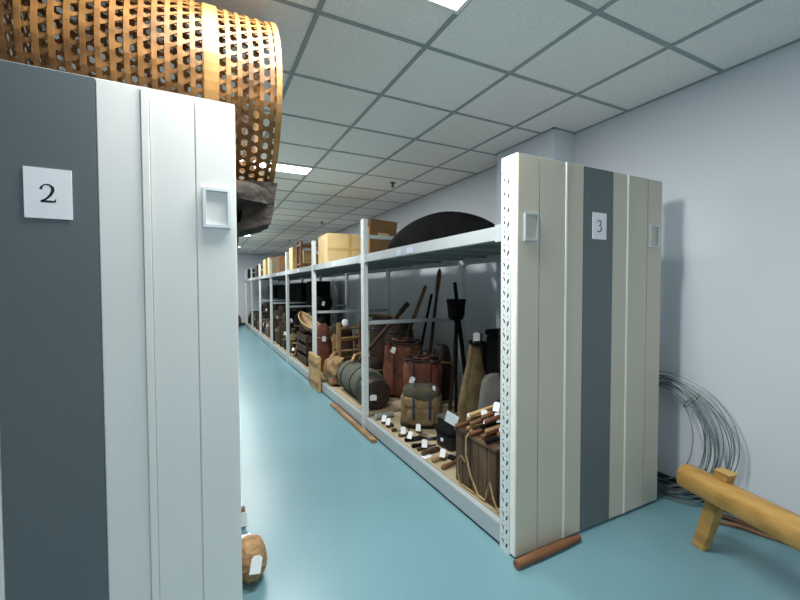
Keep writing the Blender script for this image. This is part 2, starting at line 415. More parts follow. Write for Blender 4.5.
# dark hide bundle that carries the basket and hangs over the shelf edge
t = thing('bark_bundle', 'dark rough bark bundle hanging over the shelf edge under the bamboo basket', 'bundle', (-.12, 1.95, ZT))
obj('roll', MB().sack(.40, .25, .138, .5, .6, .10, 3), 'bark', t, smooth=True)
m = MB(); V = []; nz_, ny_ = 9, 12
for i in range(nz_):                                      # hanging flap with thickness
    z = .135-.29*i/(nz_-1)
    for k in range(ny_):
        y = -.16+.30*k/(ny_-1); e = .012*noise.noise(Vector((y*9, z*9, 2)))
        xo = .425 - .05*(i/(nz_-1)) - .12*(1 if i > 5 else 0) + e
        V.append((xo, y+e*2, z))
fs = [(i*ny_+k, i*ny_+k+1, (i+1)*ny_+k+1, (i+1)*ny_+k) for i in range(nz_-1) for k in range(ny_-1)]
off = len(V); V2 = V+[(x-.13+.05*(.1-z), y, z) for x, y, z in V]
rim = [(k, k+1, off+k+1, off+k) for k in range(ny_-1)]+[((nz_-1)*ny_+k, (nz_-1)*ny_+k+1, off+(nz_-1)*ny_+k+1, off+(nz_-1)*ny_+k) for k in range(ny_-1)]
rim += [(i*ny_+e, (i+1)*ny_+e, off+(i+1)*ny_+e, off+i*ny_+e) for i in range(nz_-1) for e in (0, ny_-1)]
m.add(V2, fs+[tuple(q+off for q in f) for f in fs]+rim)
obj('hanging_flap', m, 'bark', t, smooth=True)
# things peeping out low down on rack 2
t = thing('wicker_ball', 'tan rounded wicker bundle with white tag on the floor against rack 2', 'bundle', (.190, 1.985, 0))
obj('body', MB().sack(.070, .10, .18, .8, .9, .08, 5), 'wicker', t, smooth=True)
obj('binding', MB().tube([(.071*math.cos(a), .10*math.sin(a), .09+.01*math.sin(3*a)) for a in [2*PI*i/24 for i in range(24)]], .005, 6, closed=True), 'rope', t)
paper_tag(t, (.012, -.112, .125), .05, .075, (-.25, .25, .1))
o = obj('crumpled_paper', MB().sack(.055, .06, .07, .9, .9, .5, 8, 14, 8, 5), 'paper', None, (.180, 2.21, 0)); tag(o, 'crumpled white paper on the floor behind the tan bundle', 'paper')
t = thing('wooden_mallet', 'small brown wooden mallet with white tag on the floor beside rack 2', 'mallet', (.172, 2.46, 0))
obj('head', MB().tube([(-.04, 0, .05), (.035, 0, .05)], [.048, .05], 14), 'mid_wood', t); obj('shaft', MB().tube([(0, 0, .05), (0, .25, .03)], .014, 8), 'tan_wood', t)
paper_tag(t, (.022, -.056, .055), .04, .085, (0, 0, .1))

# ------------------------------------------------------------------ right-hand corner: log, plank, wire coil, bench
t = obj('wooden_stick', MB().tube([(1.365, 1.437, .024), (1.5, 1.438, .026), (1.68, 1.44, .025), (1.83, 1.442, .022)], [.020, .024, .023, .015], 12), 'brown_log', smooth=True)
tag(t, 'short round reddish brown stick lying against the foot of panel 3', 'stick')
tag(obj('floor_plank', MB().box(1.335, 1.392, 3.22, 4.5, 0, .028), 'tan_wood', bevel=.004), 'narrow tan wooden plank lying on the floor along the rack', 'plank')
m = MB(); r_ = random.Random(3)
for k in range(17):                                       # loops of wire leaning on the wall
    cy, cz = 1.57+r_.uniform(-.05, .05), .385+r_.uniform(-.02, .03); ra = r_.uniform(.25, .38); rb = r_.uniform(.32, .375)
    x_ = 2.80+r_.uniform(-.035, .03); P = []
    if k == 0: ra, rb, cz = .42, .40, .42
    if k == 1: ra, rb, cz = .39, .39, .41
    for i in range(56):
        a = 2*PI*i/56; zz = cz+rb*math.sin(a); P.append((x_+.04*(1-zz/.8)*-1+.008*math.sin(3*a+k), cy+ra*math.cos(a), max(.006, zz)))
    m.tube(P, .003, 5, closed=True)
for k in range(3):
    m.tube([(2.72+.03*k, 1.62, .006), (2.70+.03*k, 1.50, .006), (2.74+.02*k, 1.36, .02), (2.80, 1.26, .09)], .0035, 5)
for a in (.5, 2.2, 5.6):
    cy, cz = 1.57+.32*math.cos(a), .385+.35*math.sin(a); tx = -math.sin(a); tz = math.cos(a)
    m.tube([(2.795+.05*math.cos(q), cy+.065*math.sin(q)*math.cos(a), cz+.065*math.sin(q)*math.sin(a)) for q in [2*PI*i/14 for i in range(14)]], .004, 5, closed=True)
tag(obj('wire_coil', m, 'wire', smooth=True), 'large coil of thin grey wire leaning against the right wall', 'wire coil')
t = thing('wooden_bench', 'honey coloured wooden bench of one rounded beam with pegged leg', 'bench', (2.27, 1.06, 0))
ax = Vector((-.27, -1.0, 0)).normalized(); sd = Vector((1.0, -.27, 0)).normalized()
def beam_mesh(L, hw, z0, z1):
    m = MB(); n = 10; prof = [(-hw, z0), (-hw*.85, z0-.012), (hw*.85, z0-.012), (hw, z0)] + [(hw*math.cos(q), z1-.045+.045*math.sin(q)) for q in [PI*i/n for i in range(n+1)]]
    k = len(prof); V = []; st = [(-.0, .86), (.012, 1), (.4, 1), (.8, 1), (L-.012, 1), (L, .86)]
    zc_ = (z0+z1)/2
    for d, sc in st:
        for u, z in prof: p = ax*d+sd*u*sc; V.append((p.x, p.y, zc_+(z-zc_)*sc))
    Fs = [(i*k+j, i*k+(j+1) % k, (i+1)*k+(j+1) % k, (i+1)*k+j) for i in range(len(st)-1) for j in range(k)]
    Fs += [tuple(range(k)), tuple((len(st)-1)*k+j for j in range(k))]
    return m.add(V, Fs)
b0 = obj('beam', beam_mesh(1.35, .062, .345, .445), 'bench_wood', t, (.045, .11, 0), smooth=True)
def leg(p, q, w0, w1, parent):
    p, q = Vector(p), Vector(q); m = MB(); d = (q-p).normalized(); a = ax; b = d.cross(a).normalized(); V = []
    for c, wd_ in ((p, w0), (p+(q-p)*.25, w0*1.05), (q, w1)):
        for sa, sb in ((-1, -1), (1, -1), (1, 1), (-1, 1)): V.append(c+a*wd_*sa*1.15+b*wd_*sb*.8)
    m.add(V, [(0, 1, 2, 3), (8, 9, 10, 11)]+[(4*i+j, 4*i+(j+1) % 4, 4*i+4+(j+1) % 4, 4*i+4+j) for i in (0, 1) for j in range(4)])
    return obj('leg', m, 'bench_wood', parent, bevel=.004)
p0 = ax*.20+Vector((.045, .11, 0))
leg(p0+sd*.018+Vector((0, 0, .488)), Vector((.10, .055, 0)), .031, .030, t)
p1 = ax*1.15+Vector((.045, .11, 0))
leg(p1+sd*.02+Vector((0, 0, .475)), p1-sd*.20, .026, .03, t); leg(p1-sd*.02+Vector((0, 0, .47)), p1+sd*.20, .026, .03, t)
m = MB(); r_ = random.Random(5)
tag(obj('twig', MB().tube([(2.74, 1.25, .012), (2.78, 1.17, .02), (2.80, 1.05, .014), (2.83, .95, .012)], [.012, .016, .014, .006], 7), 'dark_wood', smooth=True), 'dark crooked twig on the floor behind the bench leg', 'twig')
tag(obj('twig', MB().tube([(2.66, 1.22, .012), (2.74, 1.10, .018), (2.80, .88, .012)], [.010, .013, .005], 7), 'mid_wood', smooth=True), 'brown straight twig on the floor nearer the bench', 'twig')

# ------------------------------------------------------------------ goods in the first bay of rack 3
def sack_thing(name, label, cat, loc, a, b, c, mt, seed=0, e=(.6, .7), amp=.08, top=None, tagpos=None, rope=None, rot=0, fr=3.0, neck=None):
    t = thing(name, label, cat, loc, (0, 0, rot))
    obj('body', MB().sack(a, b, c, e[0], e[1], amp, seed, fr=fr, top=top), mt, t, smooth=True)
    if rope is not None:
        obj('binding', MB().tube([(a*1.02*math.cos(q), b*1.02*math.sin(q), rope*c+.01*math.sin(2*q)) for q in [2*PI*i/28 for i in range(28)]], .009, 6, closed=True), 'rope', t, smooth=True)
    if neck:
        obj('neck', MB().lathe([(a*.3, -.02), (a*.22, .03), (a*.2, .05), (a*.34, .10), (a*.3, .105)], 12, amp=.2, seed=seed), mt, t, (0, 0, c), smooth=True)
    if tagpos: paper_tag(t, tagpos, .06, .085, (.1, rnd.uniform(-.4, .4), FACE))
    return t
def tool(name, label, p0, p1, kind='knife', grip='mid_wood', blade='grey_metal', hl=.5, r=.013, tagged=True, trot=0):
    p0, p1 = Vector(p0), Vector(p1); d = p1-p0; L = d.length
    t = thing(name, label, 'tool', p0, d.to_track_quat('X', 'Z'))
    obj('handle', MB().tube([(0, 0, 0), (.01, 0, 0), (L*hl*.5, 0, 0), (L*hl, 0, 0)], [r*.7, r*1.15, r, r*.85], 10), grip, t, smooth=True)
    m = MB(); a = L*hl-.01
    if kind == 'knife':
        m.add([(a, -.004, -.002), (L*.9, -.010, -.0015), (L, .012, 0), (a, .024, -.0005), (a, -.004, .002), (L*.9, -.010, .0015), (L, .012, .0008), (a, .024, .0005)],
              [(0, 1, 2, 3), (7, 6, 5, 4), (0, 4, 5, 1), (1, 5, 6, 2), (2, 6, 7, 3), (3, 7, 4, 0)])
        obj('blade', m, blade, t)
    elif kind == 'sickle':
        P = [(a, 0, 0)]+[(a+.02+(L-a-.02)*math.sin(q), .10-(.10)*math.cos(q), 0) for q in [i*.26 for i in range(1, 9)]]
        obj('blade', m.tube(P, [.008, .012, .014, .015, .015, .014, .012, .009, .004], 6, flat=.25), blade, t)
    elif kind == 'axe':
        obj('shaft', MB().tube([(a, 0, 0), (L, 0, 0)], [r*.9, r*.9], 8), grip, t)
        m.add([(L-.05, -.012, -.012), (L, -.012, -.012), (L, .02, -.012), (L-.05, .02, -.012), (L-.05, -.012, .012), (L, -.012, .012), (L, .02, .012), (L-.05, .02, .012), (L-.075, .10, -.001), (L+.02, .10, -.001), (L+.02, .10, .001), (L-.075, .10, .001)],
              [(0, 1, 2, 3), (4, 7, 6, 5), (0, 4, 5, 1), (0, 3, 7, 4), (1, 5, 6, 2), (3, 2, 9, 8), (7, 11, 10, 6), (3, 8, 11, 7), (2, 6, 10, 9), (8, 9, 10, 11)])
        obj('head', m, blade, t)
    elif kind == 'sheath':
        obj('sheath', m.tube([(a, 0, 0), (L*.7, 0, 0), (L*.95, .008, 0), (L, .012, 0)], [r*1.4, r*1.5, r*1.2, r*.5], 10, flat=.5), blade, t, smooth=True)
    if tagged:
        q = d.to_track_quat('X', 'Z').inverted() @ Quaternion((0, 0, 1), FACE+trot) @ Quaternion((1, 0, 0), -.5)
        o = paper_tag(t, q @ Vector((0, -.012, .0)) + Vector((L*hl*.6, -r*1.2, r+.025)), .042, .06); o.rotation_mode = 'QUATERNION'; o.rotation_quaternion = q
    return t
# weathered plank box near the panel, tools heaped on it
t = thing('plank_chest', 'old dark brown wooden chest of upright boards nearest panel 3', 'chest', (1.48, 1.72, ZD))
bw, bd, bh = .42, .40, .355
obj('core', MB().box(.015, bw-.015, .015, bd-.015, .0, bh-.03), 'chest_wood', t)
for k in range(5):
    h_ = bh-rnd.uniform(0, .03); a = k*bd/5
    obj('board', MB().box(0, .016, a+.002, a+bd/5-.002, .0, h_), 'chest_wood', t, bevel=.003)
for k in range(5):
    h_ = bh-rnd.uniform(0, .03); a = .018+k*(bw-.034)/5
    obj('board', MB().box(a+.002, a+(bw-.034)/5-.002, 0, .014, 0, h_), 'chest_wood', t, bevel=.003)
    obj('board', MB().box(a+.002, a+(bw-.034)/5-.002, bd-.014, bd, 0, h_), 'chest_wood', t, bevel=.003)
obj('lid', MB().box(-.01, bw, -.01, bd+.01, bh-.028, bh-.008), 'chest_wood', t, bevel=.004)
zt = ZD+bh
heap = [('sickle', 'mid_wood', 'grey_metal', 'red-brown handled sickle', 1), ('knife', 'tan_wood', 'grey_metal', 'tan handled long knife', 0), ('sheath', 'mid_wood', 'mid_wood', 'brown sheathed knife', 1),
        ('knife', 'mid_wood', 'black_metal', 'brown handled knife with blackened blade', 0), ('sheath', 'black', 'black', 'black sheathed knife at the front edge', 1), ('sickle', 'tan_wood', 'black_metal', 'tan handled sickle', 0),
        ('axe', 'mid_wood', 'black_metal', 'brown handled hatchet', 1), ('knife', 'black', 'grey_metal', 'black handled knife', 1), ('sheath', 'tan_wood', 'mid_wood', 'knife with tan grip and brown sheath', 0),
        ('sheath', 'mid_wood', 'dark_wood', 'long dark sheathed blade', 1), ('knife', 'pale_wood', 'grey_metal', 'pale handled knife', 0), ('sickle', 'mid_wood', 'mid_wood', 'all-wood hook', 1), ('sheath', 'leather_red', 'leather_red', 'red leather sheath', 0)]
for k, (kd, g_, b_, tx, tg) in enumerate(heap):
    lv = k//5; q = k % 5
    y = 2.09-.075*q-.03*lv; x0 = 1.46+.03*(k % 2)+.035*lv; zz = zt+.014+.038*lv
    tool('hand_tool', tx+' in the heap on the old chest', (x0, y, zz), (x0+.36+.03*(k % 3), y+rnd.uniform(-.02, .02), zz+.004+.03*lv), kd, g_, b_, .48, .013, tg, rnd.uniform(-.6, .6))
t = thing('inventory_slip', 'larger white paper slip leaning on the far corner of the old chest', 'paper slip', (1.452, 2.14, zt+.012), (.25, .35, -1.0))
obj('sheet', MB().box(-.045, .045, -.001, .001, 0, .085), 'tag_white', t); obj('string', MB().tube([(0, 0, .08), (.02, .01, .10), (.05, .02, .08)], .0015, 5), 'rope', t)
tag(obj('rope', MB().tube([(1.60, 2.0, zt+.015), (1.52, 1.99, zt+.02), (1.455, 1.97, zt-.02), (1.452, 1.97, .36), (1.458, 1.93, .24), (1.462, 1.86, .15), (1.47, 1.80, .14), (1.463, 1.78, .2), (1.452, 1.74, .28), (1.452, 1.71, .20), (1.46, 1.68, .14)], .006, 7), 'rope', smooth=True), 'tan cord looped down the front of the old chest', 'rope')
tag(obj('rope', MB().tube([(1.46, 1.99, .30), (1.452, 2.02, .33), (1.45, 2.05, .30), (1.453, 2.06, .22), (1.46, 2.04, .142), (1.462, 1.98, .14), (1.465, 1.9, .14)], .005, 7), 'rope', smooth=True), 'thin cord with a small loop beside the chest corner', 'rope')
# tools laid out along the deck edge
zd = ZD+.016
row = [((1.47, 2.27, zd), (1.76, 2.32, zd+.01), 'sheath', 'mid_wood', 'mid_wood', 'red-brown wooden rod nearest the chest'),
       ((1.47, 2.40, zd), (1.76, 2.42, zd), 'knife', 'tan_wood', 'grey_metal', 'bright bladed knife with tan grip'),
       ((1.46, 2.53, zd), (1.64, 2.55, zd), 'sheath', 'dark_wood', 'dark_wood', 'dark brown sheathed dagger'),
       ((1.46, 2.69, zd), (1.63, 2.68, zd), 'knife', 'black', 'grey_metal', 'black gripped knife beside the black case'),
       ((1.47, 2.83, zd), (1.62, 2.80, zd), 'sheath', 'black', 'black_metal', 'black sheathed knife before the canvas rucksack'),
       ((1.47, 2.95, zd), (1.60, 2.93, zd), 'sickle', 'mid_wood', 'black_metal', 'small sickle before the canvas rucksack'),
       ((1.47, 3.08, zd), (1.56, 3.06, zd), 'knife', 'dark_wood', 'grey_metal', 'short knife with dark grip'),
       ((1.47, 3.20, zd), (1.545, 3.19, zd), 'sheath', 'mid_wood', 'dark_wood', 'brown sheathed knife beside the grey pipe'),
       ((1.47, 3.30, zd), (1.55, 3.29, zd), 'knife', 'tan_wood', 'black_metal', 'tan gripped knife nearest the second post')]
for k, (a, b, kd, g_, b_, tx) in enumerate(row):
    tool('hand_tool', tx+' laid on the low plywood deck', a, b, kd, g_, b_, .5, .015, k in (1, 4, 5, 7, 8), rnd.uniform(-.5, .5))
for k, (a, b, kd, g_, b_, tx) in enumerate([((1.60, 2.48, zd), (1.64, 2.30, zd), 'sheath', 'black', 'black', 'short black dagger crossing behind the brown rod'), ((1.62, 2.86, zd), (1.67, 2.72, zd), 'sickle', 'dark_wood', 'black_metal', 'dark little hook left of the black case'),
        ((1.66, 2.98, zd), (1.70, 2.84, zd), 'knife', 'mid_wood', 'grey_metal', 'small knife set crosswise before the rucksack'), ((1.84, 2.33, zd), (1.60, 2.22, zd), 'sheath', 'dark_wood', 'black', 'slanting dark sheath behind the chest'),
        ((1.47, 2.62, zd), (1.66, 2.63, zd), 'knife', 'dark_wood', 'black_metal', 'thin dark knife between two longer ones')]):
    tool('hand_tool', tx+' on the low deck', a, b, kd, g_, b_, .5, .013, k in (2, 4), 0)
sack_thing('cloth_bundle', 'black cloth bundle at the back behind the hide flask', 'bundle', (2.41, 2.97, ZD), .14, .14, .74, 'black', 51, (.5, .7), .1, .8)
sack_thing('cloth_bundle', 'dark leather bundle at the back between the panniers and the back post', 'bundle', (2.42, 3.74, ZD), .11, .12, .62, 'leather_dark', 53, (.5, .7), .1, .8, None, .7)
sack_thing('cloth_bundle', 'low dark bundle behind the felt roll', 'bundle', (2.0, 4.78, ZD), .15, .16, .34, 'leather_dark', 55, (.6, .7), .12, .85, None, .6)
t = thing('inventory_slip', 'small white slip lying flat on the deck edge', 'paper slip', (1.455, 2.47, ZD+.001), (0, 0, .3)); obj('sheet', MB().box(0, .08, 0, .05, 0, .0015), 'tag_white', t)
# black case
t = thing('black_case', 'black boxy leather case on the deck behind the knives', 'case', (1.755, 2.58, ZD), (0, 0, .1))
obj('body', MB().sack(.085, .10, .12, .3, .35, .03, 2), 'black_metal', t, smooth=True); obj('lid', MB().sack(.09, .105, .05, .35, .35, .02, 3), 'black', t, (0, 0, .105), smooth=True)
obj('buckle', MB().box(-.094, -.086, -.015, .015, .06, .085), 'tag_white', t, bevel=.002)
t = thing('dark_box', 'flat dark grey box stacked behind the black case', 'box', (1.87, 2.79, ZD), (0, 0, .2))
obj('body', MB().box(-.065, .065, -.07, .07, 0, .15), 'black_metal', t, bevel=.008); obj('lid', MB().box(-.07, .07, -.075, .075, .15, .175), 'felt_green', t, bevel=.006)
# canvas rucksack
t = thing('canvas_rucksack', 'tan and olive canvas rucksack with dark flap on the low deck', 'rucksack', (1.80, 3.13, ZD), (0, 0, FACE))
t.scale = (.9, .9, .9)
obj('body', MB().sack(.21, .15, .36, .4, .5, .06, 11, fr=4), 'canvas_tan', t, smooth=True)
obj('pocket', MB().sack(.14, .05, .17, .5, .5, .05, 4), 'canvas_tan', t, (0, -.145, .04), smooth=True)
fl = MB().sack(.19, .15, .16, .6, .6, .10, 7)
obj('flap', fl, 'canvas_olive', t, (.0, -.01, .255), smooth=True)
obj('patch', MB().sack(.07, .045, .10, .6, .5, .05, 9), 'tan_wood', t, (-.10, -.125, .22), smooth=True)
for x in (-.07, .09): obj('strap', MB().tube([(x, -.02, .425), (x, -.11, .40), (x, -.175, .31), (x, -.205, .2), (x, -.205, .12)], [.017]*5, 8, flat=.25), 'navy_cloth', t, smooth=True)
obj('base', MB().sack(.215, .155, .07, .4, .5, .02, 5), 'leather_dark', t, smooth=True)
obj('handle', MB().tube([(-.05, .06, .40), (-.03, .06, .45), (.04, .06, .455), (.06, .06, .40)], .009, 7), 'navy_cloth', t, smooth=True)
paper_tag(t, (.13, -.13, .40), .03, .07, (.1, 0, 0))
# grey pipe, dark round bundle
tag(obj('metal_pipe', MB().tube([(1.47, 3.44, ZD+.028), (1.66, 3.45, ZD+.028)], [.027, .027], 16).tube([(1.465, 3.441, ZD+.028), (1.475, 3.439, ZD+.028)], [.030, .030], 16), 'grey_metal', smooth=True), 'short thick pale grey pipe on the deck by the second post', 'pipe')
t = thing('hide_roll', 'dark round hide roll with white tag beside the second post', 'roll', (1.60, 3.78, ZD), (0, 0, 0))
obj('body', MB().tube([(0, -.10, .16), (0, -.085, .16), (0, .12, .16), (0, .13, .16)], [.12, .155, .155, .12], 24), 'leather_dark', t, smooth=True)
P = [(.012*q/2*math.cos(q), -.104, .16+.012*q/2*math.sin(q)) for q in [i*.45 for i in range(2, 44)]]
obj('coil_edge', MB().tube(P, .006, 5), 'dark_wood', t, smooth=True)
paper_tag(t, (-.06, -.125, .15), .07, .06, (.1, 0, -.3))
t = thing('felt_roll', 'long grey-green rolled felt mat on the second bay deck', 'roll', (1.64, 3.96, ZD), (0, 0, -.03))
obj('body', MB().tube([(0, 0, .185), (0, .02, .185), (0, .4, .18), (0, .70, .185), (0, .72, .185)], [.16, .182, .178, .182, .16], 28), 'felt_green', t, smooth=True)
for y in (.2, .55): obj('strap', MB().tube([(.184*math.cos(q), y, .184+.184*math.sin(q)) for q in [2*PI*i/32 for i in range(32)]], .007, 6, closed=True), 'leather_dark', t, smooth=True)
# two red-brown leather panniers
def pannier(label, loc, a, b, c, rot, seed, tagp):
    t = thing('leather_pannier', label, 'pannier', loc, (0, 0, rot), group='red-brown leather panniers')
    obj('body', MB().sack(a, b, c, .4, .55, .13, seed, 36, 20, 3.5, top=1.02), 'leather_red', t, smooth=True)
    obj('rim', MB().tube([(a*.95*math.copysign(abs(math.cos(q))**.5, math.cos(q)), b*.95*math.copysign(abs(math.sin(q))**.5, math.sin(q)), c*.97+.012*math.sin(3*q+seed)) for q in [2*PI*i/36 for i in range(36)]], .012, 7, closed=True), 'leather_dark', t, smooth=True)
    obj('mouth', MB().sack(a*.85, b*.8, .03, .5, .5, .2, seed+2), 'black', t, (0, 0, c*.955), smooth=True)
    for x in (-.45, .45): obj('seam', MB().tube([(x*a, -b*1.0, c*.08), (x*a, -b*1.06, c*.5), (x*a, -b*1.03, c*.95)], .007, 6), 'leather_dark', t, smooth=True)
    obj('handle', MB().tube([(-a*.3, -.02, c*.96), (-a*.2, 0, c*1.1), (a*.2, .01, c*1.12), (a*.35, 0, c*.96)], .012, 7), 'leather_dark', t, smooth=True)
    paper_tag(t, tagp, .05, .07, (.05, .4, 0))
pannier('larger red-brown leather pannier left of its twin behind the rucksack', (2.09, 4.05, ZD), .22, .15, .66, FACE, 21, (-.10, -.185, .57))
pannier('smaller red-brown leather pannier tight against the back of the rucksack', (2.03, 3.50, ZD), .19, .14, .55, FACE, 27, (-.10, -.18, .35))
# poles and paddles leaning at the back of bay one
def pole(name, label, p0, p1, r0, r1, mt, blade=None, cat='pole', tagp=None):
    p0, p1 = Vector(p0), Vector(p1); d = p1-p0; L = d.length
    t = thing(name, label, cat, p0, d.to_track_quat('Z', 'Y'))
    obj('shaft', MB().tube([(0, 0, 0), (0, 0, L*.5), (0, 0, L)], [r0, (r0+r1)/2, r1], 10), mt, t, smooth=True)
    if blade:
        wd, ln, bm_ = blade
        obj('blade', MB().tube([(0, 0, L-ln*1.1), (0, 0, L-ln*.85), (0, 0, L-ln*.3), (0, 0, L-.02), (0, 0, L+.02)], [r1*1.1, wd*.8, wd, wd*.85, wd*.3], 14, flat=.3), bm_, t, smooth=True)
    if tagp: paper_tag(t, (0, -r0-.015, tagp), .06, .06, (0, .5, -.5))
    return t
pole('wooden_paddle', 'tallest leaning paddle with a reddish blade at the back', (2.34, 3.97, ZD+.02), (2.48, 3.88, 1.60), .020, .018, 'dark_wood', (.040, .30, 'mid_wood'), 'paddle')
pole('wooden_paddle', 'second leaning paddle with broad dark red blade', (2.08, 4.46, ZD+.02), (2.35, 3.98, 1.41), .022, .022, 'dark_wood', (.055, .42, 'mid_wood'), 'paddle')
pole('wooden_pole', 'thin dark pole leaning between the two paddles', (2.32, 4.24, ZD+.02), (2.42, 3.96, 1.32), .018, .016, 'black')
pole('wooden_pole', 'short dark stick with thick end leaning leftmost over the felt roll', (1.675, 4.42, .515), (2.10, 3.95, 1.22), .018, .030, 'dark_wood')
pole('wooden_pole', 'dark staff with white tag leaning before the back post', (2.40, 3.20, ZD+.02), (2.36, 3.40, 1.45), .024, .020, 'black', None, 'pole', .88)
pole('wooden_pole', 'dark slanting rod with white tag above the panniers', (2.26, 3.34, ZD+.02), (2.44, 3.44, 1.22), .020, .020, 'dark_wood', None, 'pole', .72)
t = thing('iron_bucket', 'black tapered bucket raised on a thin stand by the back post', 'bucket', (2.21, 3.16, ZD))
obj('stand', MB().lathe([(.07, 0), (.06, .02), (.016, .04), (.016, .94), (.06, .96)], 14), 'black', t, smooth=True)
obj('pail', MB().lathe([(.065, .96), (.07, .97), (.095, 1.15), (.10, 1.155), (.09, 1.155), (.08, .99)], 20), 'black', t, smooth=True)
# tan hide flask, grey cushion, big dark trunk
t = thing('hide_flask', 'tan standing hide flask with long narrow neck and dark strap', 'flask', (2.08, 2.67, ZD), (0, 0, -.3))
obj('body', MB().lathe([(.02, 0), (.14, .01), (.175, .12), (.17, .30), (.13, .48), (.085, .62), (.055, .74), (.05, .80), (.065, .86), (.06, .88), (.02, .885)], 26, .74, .62, .10, 4), 'hide_tan', t, smooth=True)
obj('side_ridge', MB().tube([(-.10, -.03, .04), (-.13, -.02, .14), (-.135, -.02, .26), (-.105, -.01, .45), (-.07, 0, .60), (-.045, 0, .78)], [.02, .035, .04, .03, .024, .02], 9), 'canvas_tan', t, smooth=True)
obj('neck_strap', MB().tube([(.06*math.cos(q), .055*math.sin(q), .80+.01*math.sin(q)) for q in [2*PI*i/18 for i in range(18)]], .012, 7, closed=True), 'black', t, smooth=True)
paper_tag(t, (-.03, -.075, .86), .055, .07, (0, 0, -.2))
sack_thing('grey_sack', 'grey cloth cushion wedged behind the slotted post', 'cushion', (1.98, 2.35, ZD+.001), .13, .10, .60, 'grey_cloth', 6, (.5, .6), .10, .6, None, None, FACE)
t = thing('storage_chest', 'large black wooden storage chest at the back beside the wall pillar', 'chest', (2.24, 1.75, ZD))
obj('body', MB().box(0, .30, 0, 1.0, 0, .84), 'black', t, bevel=.01); obj('lid', MB().box(-.008, .305, -.008, 1.008, .845, .90), 'black', t, bevel=.012)
for y in (.2, .8): obj('strap', MB().box(-.014, -.0085, y-.02, y+.02, .02, .92), 'leather_dark', t)
t = thing('horn', 'reddish dark horn lying across the black storage chest', 'horn', (2.3, 2.2, ZD+.90))
obj('body', MB().tube([(0, -.3, .045), (.06, -.15, .05), (.05, .05, .07), (0, .2, .12), (-.05, .3, .17)], [.045, .04, .032, .02, .006], 10), 'dark_wood', t, smooth=True); obj('ring', MB().tube([(-.002, -.305, .045), (.004, -.285, .0455)], .049, 12), 'mid_wood', t)

# ------------------------------------------------------------------ second bay
t = thing('wood_slab', 'pale wooden slab standing on the floor against the third post', 'slab', (1.362, 5.10, 0))
obj('board', MB().box(0, .036, 0, .54, 0, .48), 'pale_wood', t, bevel=.008)
for z in (.08, .34): obj('batten', MB().box(-.014, -.0005, .02, .52, z, z+.05), 'tan_wood', t, bevel=.003)
t = thing('carved_root', 'gnarled carved wooden root block with red marks beside the pale slab', 'carving', (1.56, 5.0, ZD), (0, 0, 0))
obj('body', MB().sack(.12, .24, .33, .8, .8, .40, 13, 32, 20, 2.2), 'tan_wood', t, smooth=True)
obj('branch', MB().tube([(-.05, 0, .22), (-.02, .08, .34), (.06, .2, .37), (.12, .32, .36)], [.04, .034, .028, .02], 8), 'tan_wood', t, smooth=True)
obj('stub', MB().tube([(.03, -.08, .2), (.03, -.13, .28), (.05, -.16, .36)], [.04, .032, .022], 8), 'pale_wood', t, smooth=True)
for p in ((-.09, -.14, .17), (-.07, -.17, .06)): obj('red_mark', MB().sack(.02, .012, .05, .8, .8, 0, 0, 12, 8), 'red_paint', t, p, smooth=True)
t = thing('ladder_frame', 'brown wooden ladder-back frame standing in the second bay', 'chair frame', (1.82, 5.28, ZD), (0, 0, .05))
for x in (-.12, .22):
    for y in (0, .17): obj('post', MB().box(x-.028, x+.028, y-.022, y+.022, 0, .78 if y == 0 else .60), 'tan_wood' if x < 0 else 'mid_wood', t, bevel=.006)
for z in (.38, .56, .70): obj('rung', MB().tube([(-.092, 0, z), (.192, 0, z)], .016, 8), 'tan_wood', t)
for z in (.25, .5): obj('rung', MB().tube([(-.092, .17, z), (.192, .17, z)], .014, 8), 'mid_wood', t)
for x in (-.12, .22): obj('side_rail', MB().box(x-.012, x+.012, .022, .148, .4, .44), 'tan_wood', t)
tag(obj('bent_stick', MB().tube([(1.60, 4.45, .515), (1.72, 4.68, .54), (1.90, 4.90, .52), (2.08, 5.05, .50)], [.016, .022, .02, .012], 8), 'pale_wood', smooth=True), 'pale bent stick lying over the felt roll', 'stick')
sack_thing('cloth_ball', 'white rounded cloth bundle hung on the ladder-back frame', 'cloth', (1.80, 5.28, .845), .05, .04, .11, 'white_cloth', 3, (.8, .9), .1)
sack_thing('leather_bag', 'tall dark red leather bag behind the third post', 'bag', (1.66, 5.93, ZD), .12, .11, .72, 'leather_red', 31, (.5, .7), .10, .8, (-.02, -.13, .5), .7)
tag(obj('long_plank', MB().box(2.21, 2.28, 4.35, 5.42, .969, .999), 'dark_wood', bevel=.004), 'long dark plank lying high across the second bay goods', 'plank')
for x, y, h_, lb in ((2.09, 4.60, .84, 'dark cask under the long plank near its middle'), (2.09, 5.10, .84, 'dark cask under the long plank near the ladder-back frame')):
    t = thing('dark_cask', lb, 'cask', (x+.22, y, ZD))
    obj('body', MB().lathe([(.16, 0), (.19, .2), (.20, .42), (.19, .64), (.16, h_), (.15, h_-.02)], 22), 'dark_wood', t, smooth=True)
    for z in (.15, .68): obj('hoop', MB().lathe([(.187, z), (.198, z+.015), (.187, z+.03)], 22, caps=False), 'black_metal', t, smooth=True)
tag(obj('bow_pole', MB().tube([(2.24, 4.25, .99), (2.25, 4.6, 1.016), (2.25, 5.0, 1.016), (2.24, 5.40, 1.01)], [.012, .016, .016, .01], 8), 'tan_wood', smooth=True), 'thin curved bow resting over the second bay goods', 'bow')

